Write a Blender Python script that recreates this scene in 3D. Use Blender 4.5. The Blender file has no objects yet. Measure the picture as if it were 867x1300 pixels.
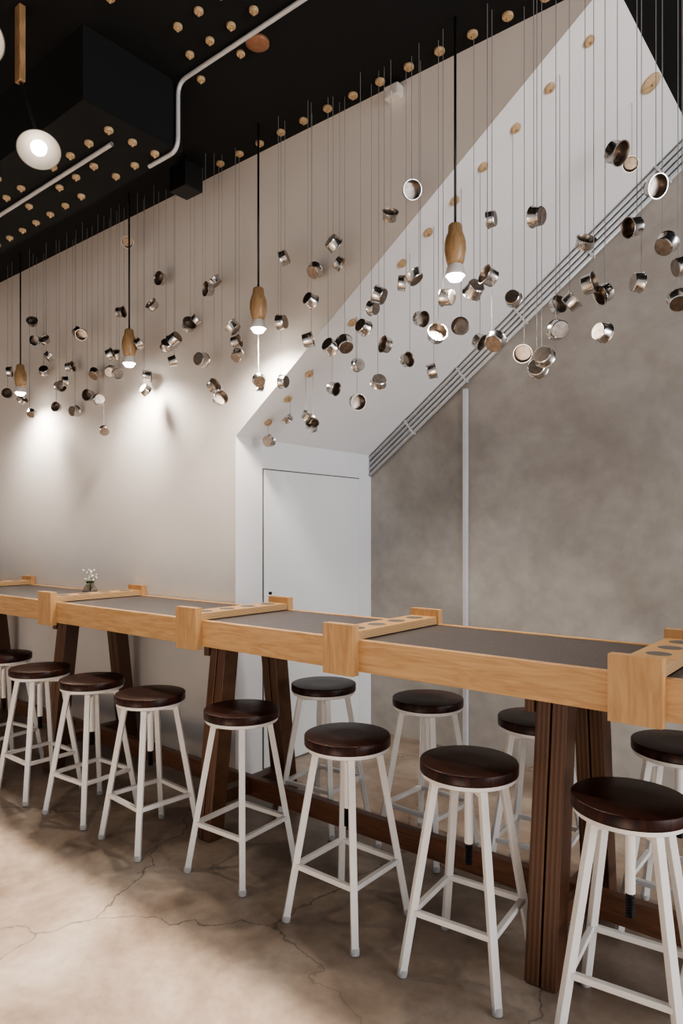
import bpy, bmesh, math, random
from mathutils import Vector, Matrix
random.seed(7)
S=bpy.context.scene
COL=S.collection
S.view_settings.view_transform='AgX'
S.view_settings.look='AgX - Medium High Contrast'
S.view_settings.exposure=.36
# ---------------------------------------------------------------- materials
def new_mat(name):
    m=bpy.data.materials.new(name); m.use_nodes=True
    nt=m.node_tree; return m,nt,nt.nodes['Principled BSDF']
def simple(name,col,rough=.5,metal=0,emit=None,es=0,var=.08,scale=12,bump=0):
    m,nt,b=new_mat(name)
    b.inputs['Roughness'].default_value=rough; b.inputs['Metallic'].default_value=metal
    tc=nt.nodes.new('ShaderNodeTexCoord'); n=nt.nodes.new('ShaderNodeTexNoise'); n.inputs['Scale'].default_value=scale; n.inputs['Detail'].default_value=5
    r=nt.nodes.new('ShaderNodeValToRGB')
    r.color_ramp.elements[0].position=.3; r.color_ramp.elements[1].position=.7
    r.color_ramp.elements[0].color=[c*(1-var) for c in col]+[1]
    r.color_ramp.elements[1].color=[min(1,c*(1+var)) for c in col]+[1]
    nt.links.new(tc.outputs['Object'],n.inputs['Vector']); nt.links.new(n.outputs['Fac'],r.inputs['Fac']); nt.links.new(r.outputs['Color'],b.inputs['Base Color'])
    if bump:
        bp=nt.nodes.new('ShaderNodeBump'); bp.inputs['Strength'].default_value=bump; bp.inputs['Distance'].default_value=.01
        nt.links.new(n.outputs['Fac'],bp.inputs['Height']); nt.links.new(bp.outputs['Normal'],b.inputs['Normal'])
    if emit:
        b.inputs['Emission Color'].default_value=list(emit)+[1]; b.inputs['Emission Strength'].default_value=es
    return m
def wood(name,c1,c2,scale=(2,25,25),rough=.45,dist=1.5,spec=.5):
    m,nt,b=new_mat(name); b.inputs['Roughness'].default_value=rough; b.inputs['Specular IOR Level'].default_value=spec
    tc=nt.nodes.new('ShaderNodeTexCoord'); mp=nt.nodes.new('ShaderNodeMapping'); mp.inputs['Scale'].default_value=scale
    n=nt.nodes.new('ShaderNodeTexNoise'); n.inputs['Scale'].default_value=1.5; n.inputs['Detail'].default_value=8; n.inputs['Distortion'].default_value=dist
    r=nt.nodes.new('ShaderNodeValToRGB'); r.color_ramp.elements[0].position=.32; r.color_ramp.elements[1].position=.68
    r.color_ramp.elements[0].color=list(c1)+[1]; r.color_ramp.elements[1].color=list(c2)+[1]
    nt.links.new(tc.outputs['Object'],mp.inputs['Vector']); nt.links.new(mp.outputs['Vector'],n.inputs['Vector'])
    nt.links.new(n.outputs['Fac'],r.inputs['Fac']); nt.links.new(r.outputs['Color'],b.inputs['Base Color'])
    bp=nt.nodes.new('ShaderNodeBump'); bp.inputs['Strength'].default_value=.06
    nt.links.new(n.outputs['Fac'],bp.inputs['Height']); nt.links.new(bp.outputs['Normal'],b.inputs['Normal'])
    return m
def ply(name,c1,c2,axis='X',scale=28,rough=.5):
    m,nt,b=new_mat(name); b.inputs['Roughness'].default_value=rough
    tc=nt.nodes.new('ShaderNodeTexCoord'); w=nt.nodes.new('ShaderNodeTexWave'); w.bands_direction=axis
    w.inputs['Scale'].default_value=scale; w.inputs['Distortion'].default_value=.8; w.inputs['Detail'].default_value=3
    r=nt.nodes.new('ShaderNodeValToRGB'); r.color_ramp.elements[0].position=.3; r.color_ramp.elements[1].position=.7
    r.color_ramp.elements[0].color=list(c1)+[1]; r.color_ramp.elements[1].color=list(c2)+[1]
    nt.links.new(tc.outputs['Object'],w.inputs['Vector']); nt.links.new(w.outputs['Fac'],r.inputs['Fac']); nt.links.new(r.outputs['Color'],b.inputs['Base Color'])
    return m
def concrete(name,cols,scale,rough,crack=False,bump=.15,p0=.33,p1=.68):
    m,nt,b=new_mat(name); b.inputs['Roughness'].default_value=rough
    L=nt.links.new
    tc=nt.nodes.new('ShaderNodeTexCoord')
    n=nt.nodes.new('ShaderNodeTexNoise'); n.inputs['Scale'].default_value=scale; n.inputs['Detail'].default_value=9; n.inputs['Roughness'].default_value=.6; n.inputs['Distortion'].default_value=.4
    r=nt.nodes.new('ShaderNodeValToRGB')
    els=r.color_ramp.elements; els[0].position=p0; els[1].position=p1
    els[0].color=list(cols[0])+[1]; els[1].color=list(cols[2])+[1]
    e=els.new(.5); e.color=list(cols[1])+[1]
    L(tc.outputs['Object'],n.inputs['Vector']); L(n.outputs['Fac'],r.inputs['Fac'])
    f=nt.nodes.new('ShaderNodeTexNoise'); f.inputs['Scale'].default_value=scale*14; f.inputs['Detail'].default_value=6
    L(tc.outputs['Object'],f.inputs['Vector'])
    mr=nt.nodes.new('ShaderNodeMapRange'); mr.inputs['From Min'].default_value=.3; mr.inputs['From Max'].default_value=.7; mr.inputs['To Min'].default_value=.90; mr.inputs['To Max'].default_value=1.07
    L(f.outputs['Fac'],mr.inputs['Value'])
    mx=nt.nodes.new('ShaderNodeVectorMath'); mx.operation='SCALE'; L(r.outputs['Color'],mx.inputs[0]); L(mr.outputs['Result'],mx.inputs['Scale'])
    out=mx.outputs['Vector']
    if crack:
        dn=nt.nodes.new('ShaderNodeTexNoise'); dn.inputs['Scale'].default_value=4; dn.inputs['Detail'].default_value=6
        L(tc.outputs['Object'],dn.inputs['Vector'])
        ad=nt.nodes.new('ShaderNodeVectorMath'); ad.operation='MULTIPLY_ADD'; ad.inputs[1].default_value=(.35,.35,0)
        L(dn.outputs['Color'],ad.inputs[0]); L(tc.outputs['Object'],ad.inputs[2])
        v=nt.nodes.new('ShaderNodeTexVoronoi'); v.feature='DISTANCE_TO_EDGE'; v.inputs['Scale'].default_value=.95
        L(ad.outputs['Vector'],v.inputs['Vector'])
        # crack strength varies over the slab
        mk=nt.nodes.new('ShaderNodeTexNoise'); mk.inputs['Scale'].default_value=.9; L(tc.outputs['Object'],mk.inputs['Vector'])
        mm=nt.nodes.new('ShaderNodeMapRange'); mm.inputs['From Min'].default_value=.35; mm.inputs['From Max'].default_value=.5; mm.inputs['To Min'].default_value=.3; mm.inputs['To Max'].default_value=.75
        L(mk.outputs['Fac'],mm.inputs['Value'])
        c=nt.nodes.new('ShaderNodeMapRange'); c.inputs['From Min'].default_value=0.0; c.inputs['From Max'].default_value=.005; c.inputs['To Min'].default_value=1; c.inputs['To Max'].default_value=0
        L(v.outputs['Distance'],c.inputs['Value'])
        ml=nt.nodes.new('ShaderNodeMath'); ml.operation='MULTIPLY'; L(c.outputs['Result'],ml.inputs[0]); L(mm.outputs['Result'],ml.inputs[1])
        sb=nt.nodes.new('ShaderNodeMath'); sb.operation='SUBTRACT'; sb.inputs[0].default_value=1; L(ml.outputs['Value'],sb.inputs[1])
        m2=nt.nodes.new('ShaderNodeVectorMath'); m2.operation='SCALE'; L(out,m2.inputs[0]); L(sb.outputs['Value'],m2.inputs['Scale']); out=m2.outputs['Vector']
    L(out,b.inputs['Base Color'])
    bp=nt.nodes.new('ShaderNodeBump'); bp.inputs['Strength'].default_value=bump; bp.inputs['Distance'].default_value=.01
    L(f.outputs['Fac'],bp.inputs['Height']); L(bp.outputs['Normal'],b.inputs['Normal'])
    return m
M={}
M['cream']=simple('cream_plaster',(.77,.73,.695),.75,var=.03,scale=3,bump=.03)
M['white']=simple('white_paint',(.76,.76,.775),.6,var=.02,scale=3)
M['door']=simple('door_paint',(.76,.775,.775),.5,var=.02,scale=3)
M['gap']=simple('painted_gap_shade',(.12,.11,.10),.9)  # dark colour standing in for shade in the door joint and rack holes
M['cement']=concrete('cement_render',[(.22,.195,.17),(.37,.34,.31),(.50,.475,.44)],.75,.5,bump=.05,p0=.30,p1=.70)
M['floor']=concrete('concrete_floor',[(.16,.112,.082),(.285,.22,.172),(.44,.37,.31)],1.9,.42,crack=True,bump=.12)
M['black']=simple('black_ceiling_paint',(.003,.004,.005),.9)
M['blackm']=simple('black_plastic',(.012,.012,.013),.4)
M['oak']=wood('oak_wood',(.50,.28,.12),(.66,.41,.20),(3,30,30),.4)
M['oakend']=wood('oak_block',(.46,.255,.11),(.60,.365,.175),(20,20,3),.4)
M['plyedge']=ply('oak_plywood_edge',(.30,.17,.08),(.68,.45,.24),'Z',55)
M['top']=simple('dark_laminate',(.085,.072,.070),.5,var=.3,scale=160,bump=.05)
M['leg']=ply('walnut_plywood',(.085,.036,.018),(.145,.066,.032),'X',20,.4)
M['rail']=wood('walnut_rail',(.09,.035,.018),(.17,.07,.035),(3,30,30),.4)
M['seat']=wood('dark_stained_wood',(.004,.002,.0015),(.050,.013,.007),(5,55,5),.34,spec=.25)
M['steel_white']=simple('white_powder_coat',(.76,.735,.71),.4,var=.02)
M['shade']=simple('lamp_shade_enamel',(.20,.18,.16),.5,var=.02)
M['screw']=simple('black_screw',(.02,.02,.02),.35,metal=.6)
M['foot']=simple('grey_rubber_foot',(.45,.44,.43),.6)
M['pot']=simple('stainless_steel',(.62,.60,.58),.2,metal=1,var=.1,scale=40)
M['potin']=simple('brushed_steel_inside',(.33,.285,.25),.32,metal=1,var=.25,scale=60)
M['cord']=simple('grey_cord',(.25,.24,.24),.7)
M['knob']=wood('pine_knob',(.42,.29,.16),(.60,.45,.28),(30,30,30),.5)
M['knobd']=wood('brown_disc',(.22,.10,.05),(.32,.16,.09),(30,30,30),.5)
M['lampwood']=wood('turned_oak',(.28,.17,.08),(.46,.30,.16),(30,30,5),.35)
M['pipe']=simple('galvanised_conduit',(.60,.61,.62),.4,metal=.2,var=.05)
M['bulb']=simple('bulb_glow',(1,.95,.85),.4,emit=(1,.93,.82),es=32)
M['bulb2']=simple('reflector_bulb_glow',(1,.95,.85),.4,emit=(1,.90,.76),es=12)
M['cloth']=simple('white_petals',(.85,.83,.78),.8)
M['stem']=simple('green_stem',(.22,.26,.12),.7)
g,nt,b=new_mat('clear_glass'); b.inputs['Transmission Weight'].default_value=1; b.inputs['Roughness'].default_value=.02; b.inputs['IOR'].default_value=1.45; M['glass']=g
# ---------------------------------------------------------------- mesh builder
class B:
    def __init__(s,name,mats):
        s.bm=bmesh.new(); s.name=name; s.mats=mats
    def mi(s,k): return s.mats.index(k)
    def box(s,lo,hi,mat,Mx=None):
        c=[(lo[i]+hi[i])/2 for i in range(3)]; d=[hi[i]-lo[i] for i in range(3)]
        T=Matrix.Translation(c)@Matrix.Diagonal((d[0],d[1],d[2],1))
        if Mx: T=Mx@T
        r=bmesh.ops.create_cube(s.bm,size=1,matrix=T)
        for f in {f for v in r['verts'] for f in v.link_faces}: f.material_index=s.mi(mat)
    def bar(s,p0,p1,w,h,mat,up=(0,0,1)):
        p0=Vector(p0);p1=Vector(p1);d=(p1-p0);L=d.length;z=d.normalized()
        u=Vector(up)
        if abs(u.normalized().dot(z))>.99:u=Vector((0,1,0))
        x=u.cross(z).normalized();y=z.cross(x)
        R=Matrix((x,y,z)).transposed().to_4x4()
        s.box((-w/2,-h/2,0),(w/2,h/2,L),mat,Matrix.Translation(p0)@R)
    def tube(s,p0,p1,r,mat,seg=10,r2=None):
        p0=Vector(p0);p1=Vector(p1);d=p1-p0
        R=d.to_track_quat('Z','Y').to_matrix().to_4x4()
        r2=r if r2 is None else r2
        s.lathe([(0,0),(r,0),(r2,d.length),(0,d.length)],mat,Matrix.Translation(p0)@R,seg,smooth=seg>6)
    def lathe(s,prof,mat,Mx=Matrix(),seg=24,smooth=True,mats=None):
        rings=[]
        for (r,z) in prof:
            if r<1e-6: rings.append([s.bm.verts.new(Mx@Vector((0,0,z)))])
            else: rings.append([s.bm.verts.new(Mx@Vector((r*math.cos(2*math.pi*i/seg),r*math.sin(2*math.pi*i/seg),z))) for i in range(seg)])
        for k in range(len(rings)-1):
            a,b=rings[k],rings[k+1]
            for i in range(seg):
                j=(i+1)%seg
                vs=[a[i] if len(a)>1 else a[0]]
                if len(a)>1: vs.append(a[j])
                if len(b)>1: vs+= [b[j],b[i]]
                else: vs.append(b[0])
                if len(vs)>=3:
                    f=s.bm.faces.new(vs); f.smooth=smooth; f.material_index=s.mi(mats[k] if mats else mat)
        return rings
    def prism_y(s,pts,y0,y1,mat):
        a=[s.bm.verts.new((x,y0,z)) for x,z in pts]; b=[s.bm.verts.new((x,y1,z)) for x,z in pts]
        n=len(pts); fs=[s.bm.faces.new(a),s.bm.faces.new(b[::-1])]
        for i in range(n): fs.append(s.bm.faces.new([a[i],b[i],b[(i+1)%n],a[(i+1)%n]]))
        for f in fs:f.material_index=s.mi(mat)
    def done(s,parent=None,bevel=0,loc=None,sharp=None):
        bmesh.ops.recalc_face_normals(s.bm,faces=s.bm.faces)
        if sharp:
            for e in s.bm.edges:
                if len(e.link_faces)==2 and e.calc_face_angle(0)>math.radians(sharp): e.smooth=False
        me=bpy.data.meshes.new(s.name); s.bm.to_mesh(me); s.bm.free()
        for k in s.mats: me.materials.append(M[k])
        o=bpy.data.objects.new(s.name,me); COL.objects.link(o)
        if loc:o.location=loc
        if parent:o.parent=parent
        if bevel:
            md=o.modifiers.new('bevel','BEVEL'); md.width=bevel; md.segments=2; md.limit_method='ANGLE'
        return o
def empty(name,loc=(0,0,0),rz=0):
    e=bpy.data.objects.new(name,None); COL.objects.link(e); e.location=loc; e.rotation_euler=(0,0,rz); e.empty_display_size=.1; return e
# ---------------------------------------------------------------- room
YW,YG,XD,ZC=2.62,3.90,-2.90,3.48
zs=lambda X:4.092+.74*X
xs_end=(ZC-4.092)/.74
b=B('floor',['floor']); b.box((-8,-3,-.1),(5,4,0),'floor'); b.done()
b=B('ceiling',['black']); b.box((-8,-2.3,ZC),(3.2,4,ZC+.12),'black'); b.done()
b=B('wall_back',['cream','white'])
b.prism_y([(-8,0),(XD,0),(XD,zs(XD)),(xs_end,ZC),(-8,ZC)],YW,YW+.1,'cream')
bmesh.ops.recalc_face_normals(b.bm,faces=b.bm.faces)
for f in b.bm.faces:
    if f.normal.y>-.5: f.material_index=1
b.done()
b=B('stair_soffit',['white'])
b.prism_y([(XD-.1,zs(XD)),(XD,zs(XD)),(xs_end,ZC),(XD-.1,ZC)],YW+.1,YG,'white'); b.done()
b=B('wall_understair',['white']); b.box((XD-.1,YW+.1,0),(XD,YG,zs(XD)),'white'); b.done()
b=B('wall_recess',['cement']); b.box((XD-.1,YG,0),(3.2,YG+.1,ZC),'cement'); b.done()
b=B('wall_left',['cream']); b.box((-8.1,-2.3,0),(-8,4,ZC),'cream'); b.done()
b=B('wall_front',['cream']); b.box((-8,-2.3,2.35),(3.2,-2.2,ZC),'cream'); b.box((-8,-2.3,0),(-6.5,-2.2,2.35),'cream'); b.done()
b=B('ceiling_beam',['black']); b.box((-8,1.5,3.17),(-2.58,2.0,ZC),'black'); b.done()
d=empty('door_1',(XD+.001,0,0))
b=B('door_gap_shade',['gap']); b.box((0,2.829,.002),(.002,3.760,1.778),'gap'); b.done(d)  # thin dark slab behind the panel, painted shade for the joint
b=B('door_panel',['door']); b.box((.002,2.836,.008),(.008,3.753,1.771),'door'); b.done(d,.002)
b=B('door_latch',['screw']); b.tube((.008,2.88,1.04),(.02,2.88,1.04),.009,'screw'); b.done(d)
b=B('conduit_trunking',['pipe']); b.box((-2.155,YG-.022,0),(-2.122,YG,zs(-2.14)-.19),'pipe'); b.done(None,.004)
b=B('conduit_bundle',['pipe'])
for k in range(4):
    o=.022+k*.031; yy=YG-.016
    b.tube((XD,yy,zs(XD)-o*1.24),(xs_end+.1,yy,zs(xs_end+.1)-o*1.24),.0125,'pipe',10)
for i in range(6):
    X=XD+.3+i*.4; n=Vector((.6,0,-.8))
    p=Vector((X,YG-.0165,zs(X)))+n*.005; q=p+n*.125
    b.bar(p,q,.012,.031,'pipe',up=(0,1,0))
b.done()
# ---------------------------------------------------------------- table
T=empty('bar_table',(0,0,0))
X0,X1=-7.2,.7
b=B('table_surface',['top']); b.box((X0,2.04,.962),(X1,2.575,.996),'top'); b.done(T)
b=B('apron',['oak','plyedge'])
b.box((X0,2.01,.882),(X1,2.04,1.0),'oak'); b.box((X0,2.575,.90),(X1,2.605,1.0),'oak'); b.done(T,.002)
for cx in (-.562,-1.623,-2.522,-3.81,-5.25,-6.6):
    b=B('bottle_rack',['oakend','plyedge','gap'])
    w=.072
    b.box((cx-w,1.972,.868),(cx+w,2.01,1.058),'oakend')
    b.box((cx-w,2.575,1.0),(cx+w,2.612,1.062),'oakend')
    b.box((cx-w+.006,2.01,1.0),(cx+w-.006,2.575,1.028),'plyedge')
    b.box((cx-w+.006,2.01,1.028),(cx+w-.006,2.575,1.031),'oakend')
    for k in range(4):
        cy=2.085+k*.138
        Mx=Matrix.Translation((cx,cy,1.0312))
        b.lathe([(0,0),(.037,0),(.037,.0006),(0,.0006)],'gap',Mx,24,False)  # dark disc laid on the board, painted shade for a hole
    b.done(T,.0015)
for lx in (-.85,-2.45,-3.85,-5.5,-6.9):
    b=B('trestle',['leg'])
    for sx in (-.027,.027):
        b.bar((lx+sx,2.05,0),(lx+sx,2.15,.90),.048,.085,'leg',up=(0,1,0))
        b.bar((lx+sx,2.56,0),(lx+sx,2.46,.90),.048,.085,'leg',up=(0,1,0))
    b.box((lx-.05,2.045,.88),(lx+.05,2.57,.961),'leg')
    b.box((lx-.085,2.09,.82),(lx-.055,2.53,.9),'leg')
    b.done(T,.003)
b=B('foot_rail',['rail']); b.box((X0,2.285,.125),(X1,2.325,.215),'rail'); b.done(T,.003)
b=B('rail_brace',['leg'])
for lx in (-.85,-2.45,-3.85,-5.5,-6.9): b.box((lx-.03,2.07,.14),(lx+.03,2.54,.2),'leg')
b.done(T,.003)
# ---------------------------------------------------------------- stools
def stool_meshes():
    out={}
    b=B('seat',['seat']); b.lathe([(0,.633),(.153,.633),(.1565,.635),(.1570,.639),(.1570,.664),(.1558,.6665),(.153,.6675),(.06,.667),(0,.6665)],'seat',seg=64); out['seat']=b
    b=B('seat_ring',['steel_white']); b.lathe([(0,.618),(.147,.618),(.151,.621),(.151,.633),(0,.633)],'steel_white',seg=40); out['ring']=b
    b=B('frame',['steel_white','foot'])
    a0,a1=.082,.158
    P=lambda sx,sy,z:(sx*(a1+(a0-a1)*z/.6),sy*(a1+(a0-a1)*z/.6),z)
    for sx in(-1,1):
        for sy in(-1,1):
            b.bar(P(sx,sy,.012),P(sx,sy,.61),.024,.024,'steel_white',up=(sx,sy,0))
            b.tube((P(sx,sy,0)[0],P(sx,sy,0)[1],0),P(sx,sy,.022),.016,'foot',12)
            b.bar((0,0,.598),(sx*.083,sy*.083,.598),.026,.018,'steel_white')
    z=.20
    c=[P(-1,-1,z),P(1,-1,z),P(1,1,z),P(-1,1,z)]
    for i in range(4): b.bar(c[i],c[(i+1)%4],.018,.018,'steel_white')
    b.lathe([(0,.585),(.03,.585),(.03,.618),(0,.618)],'steel_white',seg=20)
    b.tube((0,0,.40),(0,0,.6),.014,'steel_white',14)
    out['frame']=b
    b=B('height_screw',['screw']); 
    prof=[(0,.335)]
    for i in range(9):
        z=.335+i*.0075; prof+=[(.013,z),(.010,z+.0037)]
    prof+=[(.010,.405),(0,.405)]
    b.lathe(prof,'screw',seg=14); out['screw']=b
    return out
stools=[(-.574,1.977,6),(-1.069,1.965,5),(-1.5496,1.941,0),(-2.121,1.95,3),(-2.655,1.878,-4),(-3.142,1.876,4),(-3.619,1.851,0),(-4.19,1.918,8),
        (-2.166,2.528,5),(-1.6185,2.60,-4),(-1.106,2.60,6),(-.59,2.60,0),(-4.75,1.9,3)]
base=None
for (x,y,r) in stools:
    e=empty('bar_stool',(x,y,0),math.radians(r))
    if base is None:
        base=[]
        for k,bb in stool_meshes().items():
            o=bb.done(e,.002 if k=='frame' else 0,sharp=60 if k=='seat' else 40); base.append(o)
    else:
        for o in base:
            c=o.copy(); COL.objects.link(c); c.parent=e
# ---------------------------------------------------------------- hanging pots (positions along the wall in mm, heights in cm)
PA=[(5005,297),(5057,285.4),(4741,277.9),(4761,267.1),(4926,260.8),(5283,263.3),(5395,248.5),(5268,242.7),(4937,227.5),(4650,229.4),(4505,225.6),(4469,244.7),(4607,243.9),(4558,257.6),(4246,273.3),(4375,277.7),(4241,247.9),(3907,254),(3916,254.4),(4310,234.3),
(4035,226.8),(4035,206.7),(4050,246.7),(3819,240.6),(3591,227.8),(3638,237.6),(3607,255.3),(3776,323.9),(3500,295.5),(3454,275.8),
(3854,281),(3438,254),(3242,252),(3317,241),(3227,262),(3050,259),(3058,238),(2995,282),(2942,274),(2788,251),(2818,245),(2903,220),(2897,214),(2811,237),(2545,218),(2575,217),(2458,218),(2382,245),(2404,279),(2247,270),(2193,252),(2083,278),(2090,270),(2208,233),(2102,229),(2051,230),(1873,233),(1810,247),(1882,244),(1725,279),(1641,289),(1724,252),(1598,249),(1775,224),(1624,234),(1437,237),(1513,224),(1362,241),(1248,241),(1244,216),(1283,268),(1050,259),(1067,203),(1147,211),(1025,206),(983,216),(954,227),(855,229),(815,226),(901,248),(811,211),(715,247),(716,229),(762,273),(645,259),(622,240),(554,228),(568,218)]
ys=[2.50,2.55,2.46]
pots=[(-x/1000,ys[i%3],z/100) for i,(x,z) in enumerate(PA)]
for p in [(-2779,1921),(-2630,2027),(-2477,2024),(-2449,1978),(-2299,2158),(-2132,2256),(-2142,2069),(-2003,2154),(-1838,2234),(-1697,2159),(-1542,2338),(-1450,2257),(-1288,2415),(-1092,2340)]:
    pots.append((p[0]/1000,2.76,p[1]/1000))
pots.append((-.955,3.3,3.11))
sk=[-.962,-1.126,-1.277,-1.431,-1.575,-1.718,-1.866,-2.008,-2.173,-2.315,-2.471,-2.630,-2.785]
b=B('hanging_pots',['pot','potin','cord'])
R=.039
for (X,Y,Z) in pots:
    th=math.radians(random.uniform(35,125)); az=random.uniform(0,2*math.pi)
    sc=random.uniform(.88,1.08)
    h=random.choice([.036,.042,.05])
    Mx=Matrix.Translation((X,Y,Z))@Matrix.Rotation(az,4,'Z')@Matrix.Rotation(th,4,'X')@Matrix.Scale(sc,4)@Matrix.Translation((0,0,-h/2))
    prof=[(0,0),(R*.80,0),(R*.88,.003),(R*.93,h-.006),(R*1.04,h-.001),(R*1.04,h),(R*.96,h),(R*.88,h-.006),(R*.84,.005),(0,.003)]
    mats=['potin','pot','pot','pot','pot','pot','potin','potin','potin']
    rings=b.lathe(prof,'pot',Mx,22,True,mats)
    tv=max((v for rg in rings for v in rg),key=lambda v:v.co.z).co.copy()
    top=zs(tv.x) if (Y>2.62 and tv.x<xs_end) else ZC
    b.tube(tv-Vector((0,0,.003)),(tv.x,tv.y,top),.0014,'cord',4)
b.done(sharp=40)
# knobs
b=B('ceiling_knobs',['knob','knobd'])
def knob(p,nrm,r=.022,mat='knob'):
    Rm=Vector(nrm).to_track_quat('Z','Y').to_matrix().to_4x4()
    b.lathe([(0,0),(r,0),(r*1.05,.004),(r*1.05,.010),(r*.9,.014),(0,.014)],mat,Matrix.Translation(p)@Rm,18)
    b.lathe([(0,.014),(.005,.014),(.005,.026),(0,.026)],mat,Matrix.Translation(p)@Rm,8)
for i in range(15): knob((-2.95+i*.158,2.55,ZC),(0,0,-1))
for j,Y in enumerate((1.49,1.62,1.75,1.885,2.02)):
    for i in range(14):
        if random.random()<.55: knob((-2.5+i*.133+.04*j%.13,Y,ZC),(0,0,-1),.018)
for Y in (1.56,1.68,1.80,1.92):
    for i in range(16):
        if random.random()<.7: knob((-2.68-i*.16,Y,3.17),(0,0,-1),.019)
for X in sk: knob((X,2.76,zs(X)),(.6,0,-.8))
knob((-.87,3.3,zs(-.87)),(.6,0,-.8),.045)
b.done(sharp=40)
b=B('ceiling_disc',['knobd']); b.lathe([(0,0),(.05,0),(.05,-.012),(.045,-.016),(0,-.016)],'knobd',Matrix.Translation((-2.10,2.02,ZC)),28); b.done()
# ---------------------------------------------------------------- pendants
def spot(name,loc,parent,energy,col,size,ang,blend=.5,rot=(0,0,0)):
    l=bpy.data.lights.new(name,'SPOT'); l.energy=energy; l.color=col; l.shadow_soft_size=size; l.spot_size=math.radians(ang); l.spot_blend=blend
    o=bpy.data.objects.new(name,l); COL.objects.link(o); o.location=loc; o.rotation_euler=rot; o.parent=parent; return o
for X in (-1.383,-2.520,-3.653,-5.044):
    e=empty('pendant_lamp',(X,2.43,2.43))
    b=B('lamp_body',['lampwood','steel_white','bulb'])
    b.lathe([(0,.215),(.022,.215),(.028,.208),(.030,.18),(.037,.165),(.043,.14),(.044,.11),(.036,.065),(.030,.05),(0,.05)],'lampwood',seg=28)
    b.lathe([(.028,.05),(.032,.045),(.040,.014),(.041,.006),(.038,.006),(.029,.045),(0,.045)],'steel_white',seg=28)
    b.lathe([(0,.044),(.016,.040),(.030,.02),(.033,.002),(.024,-.012),(0,-.018)],'bulb',seg=20)
    b.done(e)
    b=B('lamp_cable',['blackm']); b.tube((0,0,.21),(0,0,ZC-2.43),.0055,'blackm',8); b.done(e)
    spot('lamp_light',(0,0,-.03),e,50,(1,.90,.78),.05,160,.85)
# ceiling spots
def ceiling_lamp(loc,rail,en,k=1):
    e=empty('ceiling_spotlight',loc)
    b=B('spot_arm',['lampwood','blackm'])
    top=ZC-loc[2]; ox,oy=-.06*k,-.045*k
    b.bar((ox,oy,top),(ox,oy,rail),.04,.025,'lampwood'); b.tube((ox,oy,rail+.01),(-.02,.01,.05),.008,'blackm')
    b.done(e,.003)
    q=Vector((-.50,.22,.85)).to_track_quat('Z','Y').to_matrix().to_4x4()
    b=B('spot_shade',['shade','bulb2','blackm'])
    b.lathe([(0,.070),(.026,.065),(.032,.040),(.062,.016),(.082,-.016),(.079,-.016),(.059,.010),(.026,.030),(0,.030)],'shade',q,40)
    b.lathe([(0,.026),(.020,.018),(.031,.002),(.028,-.012),(.016,-.020),(0,-.023)],'bulb2',q,24)
    b.done(e,sharp=50)
    spot('spot_light',(.06,-.03,-.09),e,en,(1,.88,.72),.03,120,.7)
ceiling_lamp((-2.63,1.34,2.92),.26,22)
ceiling_lamp((-2.10,.875,2.86),.22,12,0)
# conduit on ceiling
def path(name,pts,r):
    cu=bpy.data.curves.new(name,'CURVE'); cu.dimensions='3D'; cu.bevel_depth=r; cu.bevel_resolution=4
    sp=cu.splines.new('POLY'); sp.points.add(len(pts)-1)
    for p,q in zip(sp.points,pts): p.co=list(q)+[1]
    cu.materials.append(M['pipe']); o=bpy.data.objects.new(name,cu); COL.objects.link(o); return o
def rounded(pts,r=.06,n=6):
    pts=[Vector(p) for p in pts]; out=[pts[0]]
    for i in range(1,len(pts)-1):
        a=(pts[i-1]-pts[i]).normalized()*r; c=(pts[i+1]-pts[i]).normalized()*r
        for k in range(n+1):
            t=k/n; out.append(pts[i]+a*(1-t)**2+c*t**2)
    out.append(pts[-1]); return out
path('ceiling_conduit',rounded([(-.3,1.96,3.465),(-2.56,1.96,3.465),(-2.56,1.96,3.155),(-2.78,1.96,3.155)]),.010)
path('ceiling_conduit',rounded([(-2.75,1.74,3.155),(-6.5,1.74,3.155)]),.010)
b=B('emergency_light',['steel_white','bulb']); b.box((-1.84,2.57,3.40),(-1.76,2.62,3.455),'steel_white'); b.box((-1.815,2.555,3.385),(-1.785,2.57,3.42),'steel_white'); b.done(None,.006)
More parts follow.
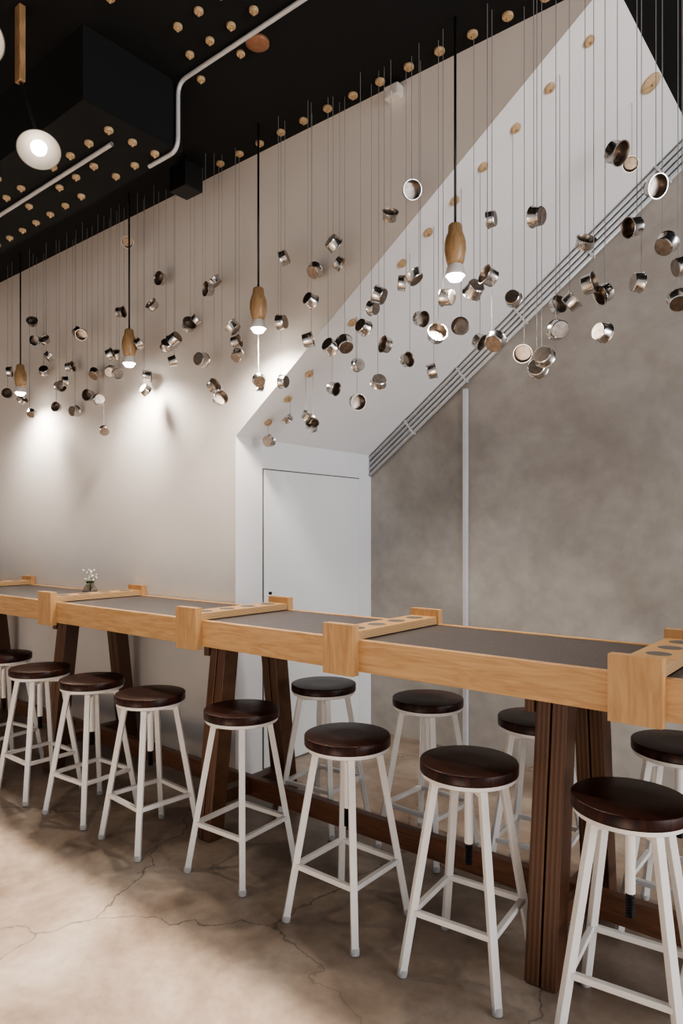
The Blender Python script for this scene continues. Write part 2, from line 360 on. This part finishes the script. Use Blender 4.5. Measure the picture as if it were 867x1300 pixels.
b=B('ceiling_speaker',['blackm']); b.box((-3.12,2.33,3.28),(-2.98,2.45,3.42),'blackm'); b.tube((-3.05,2.39,3.42),(-3.05,2.39,3.48),.015,'blackm'); b.done(None,.01)
# vase
e=empty('flower_vase',(-4.01,2.38,.997))
b=B('vase_glass',['glass']); b.lathe([(0,0),(.030,0),(.042,.014),(.045,.034),(.032,.062),(.021,.076),(.026,.09),(.024,.09),(.019,.076),(.030,.061),(.042,.034),(.039,.016),(0,.006)],'glass',seg=28); b.done(e)
b=B('flowers',['cloth','stem'])
for i in range(30):
    a=random.uniform(0,6.28); r=random.uniform(.0,.045); z=random.uniform(.10,.165)
    p=Vector((r*math.cos(a),r*math.sin(a),z)); b.tube((p.x*.15,p.y*.15,.02),p,.0006,'stem',4)
    bmesh.ops.create_icosphere(b.bm,subdivisions=1,radius=.006,matrix=Matrix.Translation(p))
b.done(e)
# ---------------------------------------------------------------- light
w=bpy.data.worlds.new('World'); S.world=w; w.use_nodes=True
bg=w.node_tree.nodes['Background']; bg.inputs['Color'].default_value=(.90,.94,1,1); bg.inputs['Strength'].default_value=.42
def area(name,loc,rot,sx,sy,en,col):
    l=bpy.data.lights.new(name,'AREA'); l.shape='RECTANGLE'; l.size=sx; l.size_y=sy; l.energy=en; l.color=col
    o=bpy.data.objects.new(name,l); COL.objects.link(o); o.location=loc; o.rotation_euler=rot; return o
area('window_daylight',(4.2,2.0,1.7),(0,math.radians(90),0),2.6,3.4,165,(.95,.97,1))
l=bpy.data.lights.new('sun','SUN'); l.energy=13; l.angle=math.radians(1.0); l.color=(1,.88,.74)
o=bpy.data.objects.new('sun',l); COL.objects.link(o)
o.rotation_euler=Vector((-.12,.85,-.53)).to_track_quat('-Z','Y').to_euler()
# ---------------------------------------------------------------- camera
c=bpy.data.cameras.new('camera'); c.sensor_fit='VERTICAL'; c.sensor_height=36; c.lens=24.01; c.shift_y=.02; c.clip_start=.05
co=bpy.data.objects.new('camera',c); COL.objects.link(co); co.location=(0,0,1.4); co.rotation_euler=(math.radians(90),0,math.radians(39.1))
S.camera=co
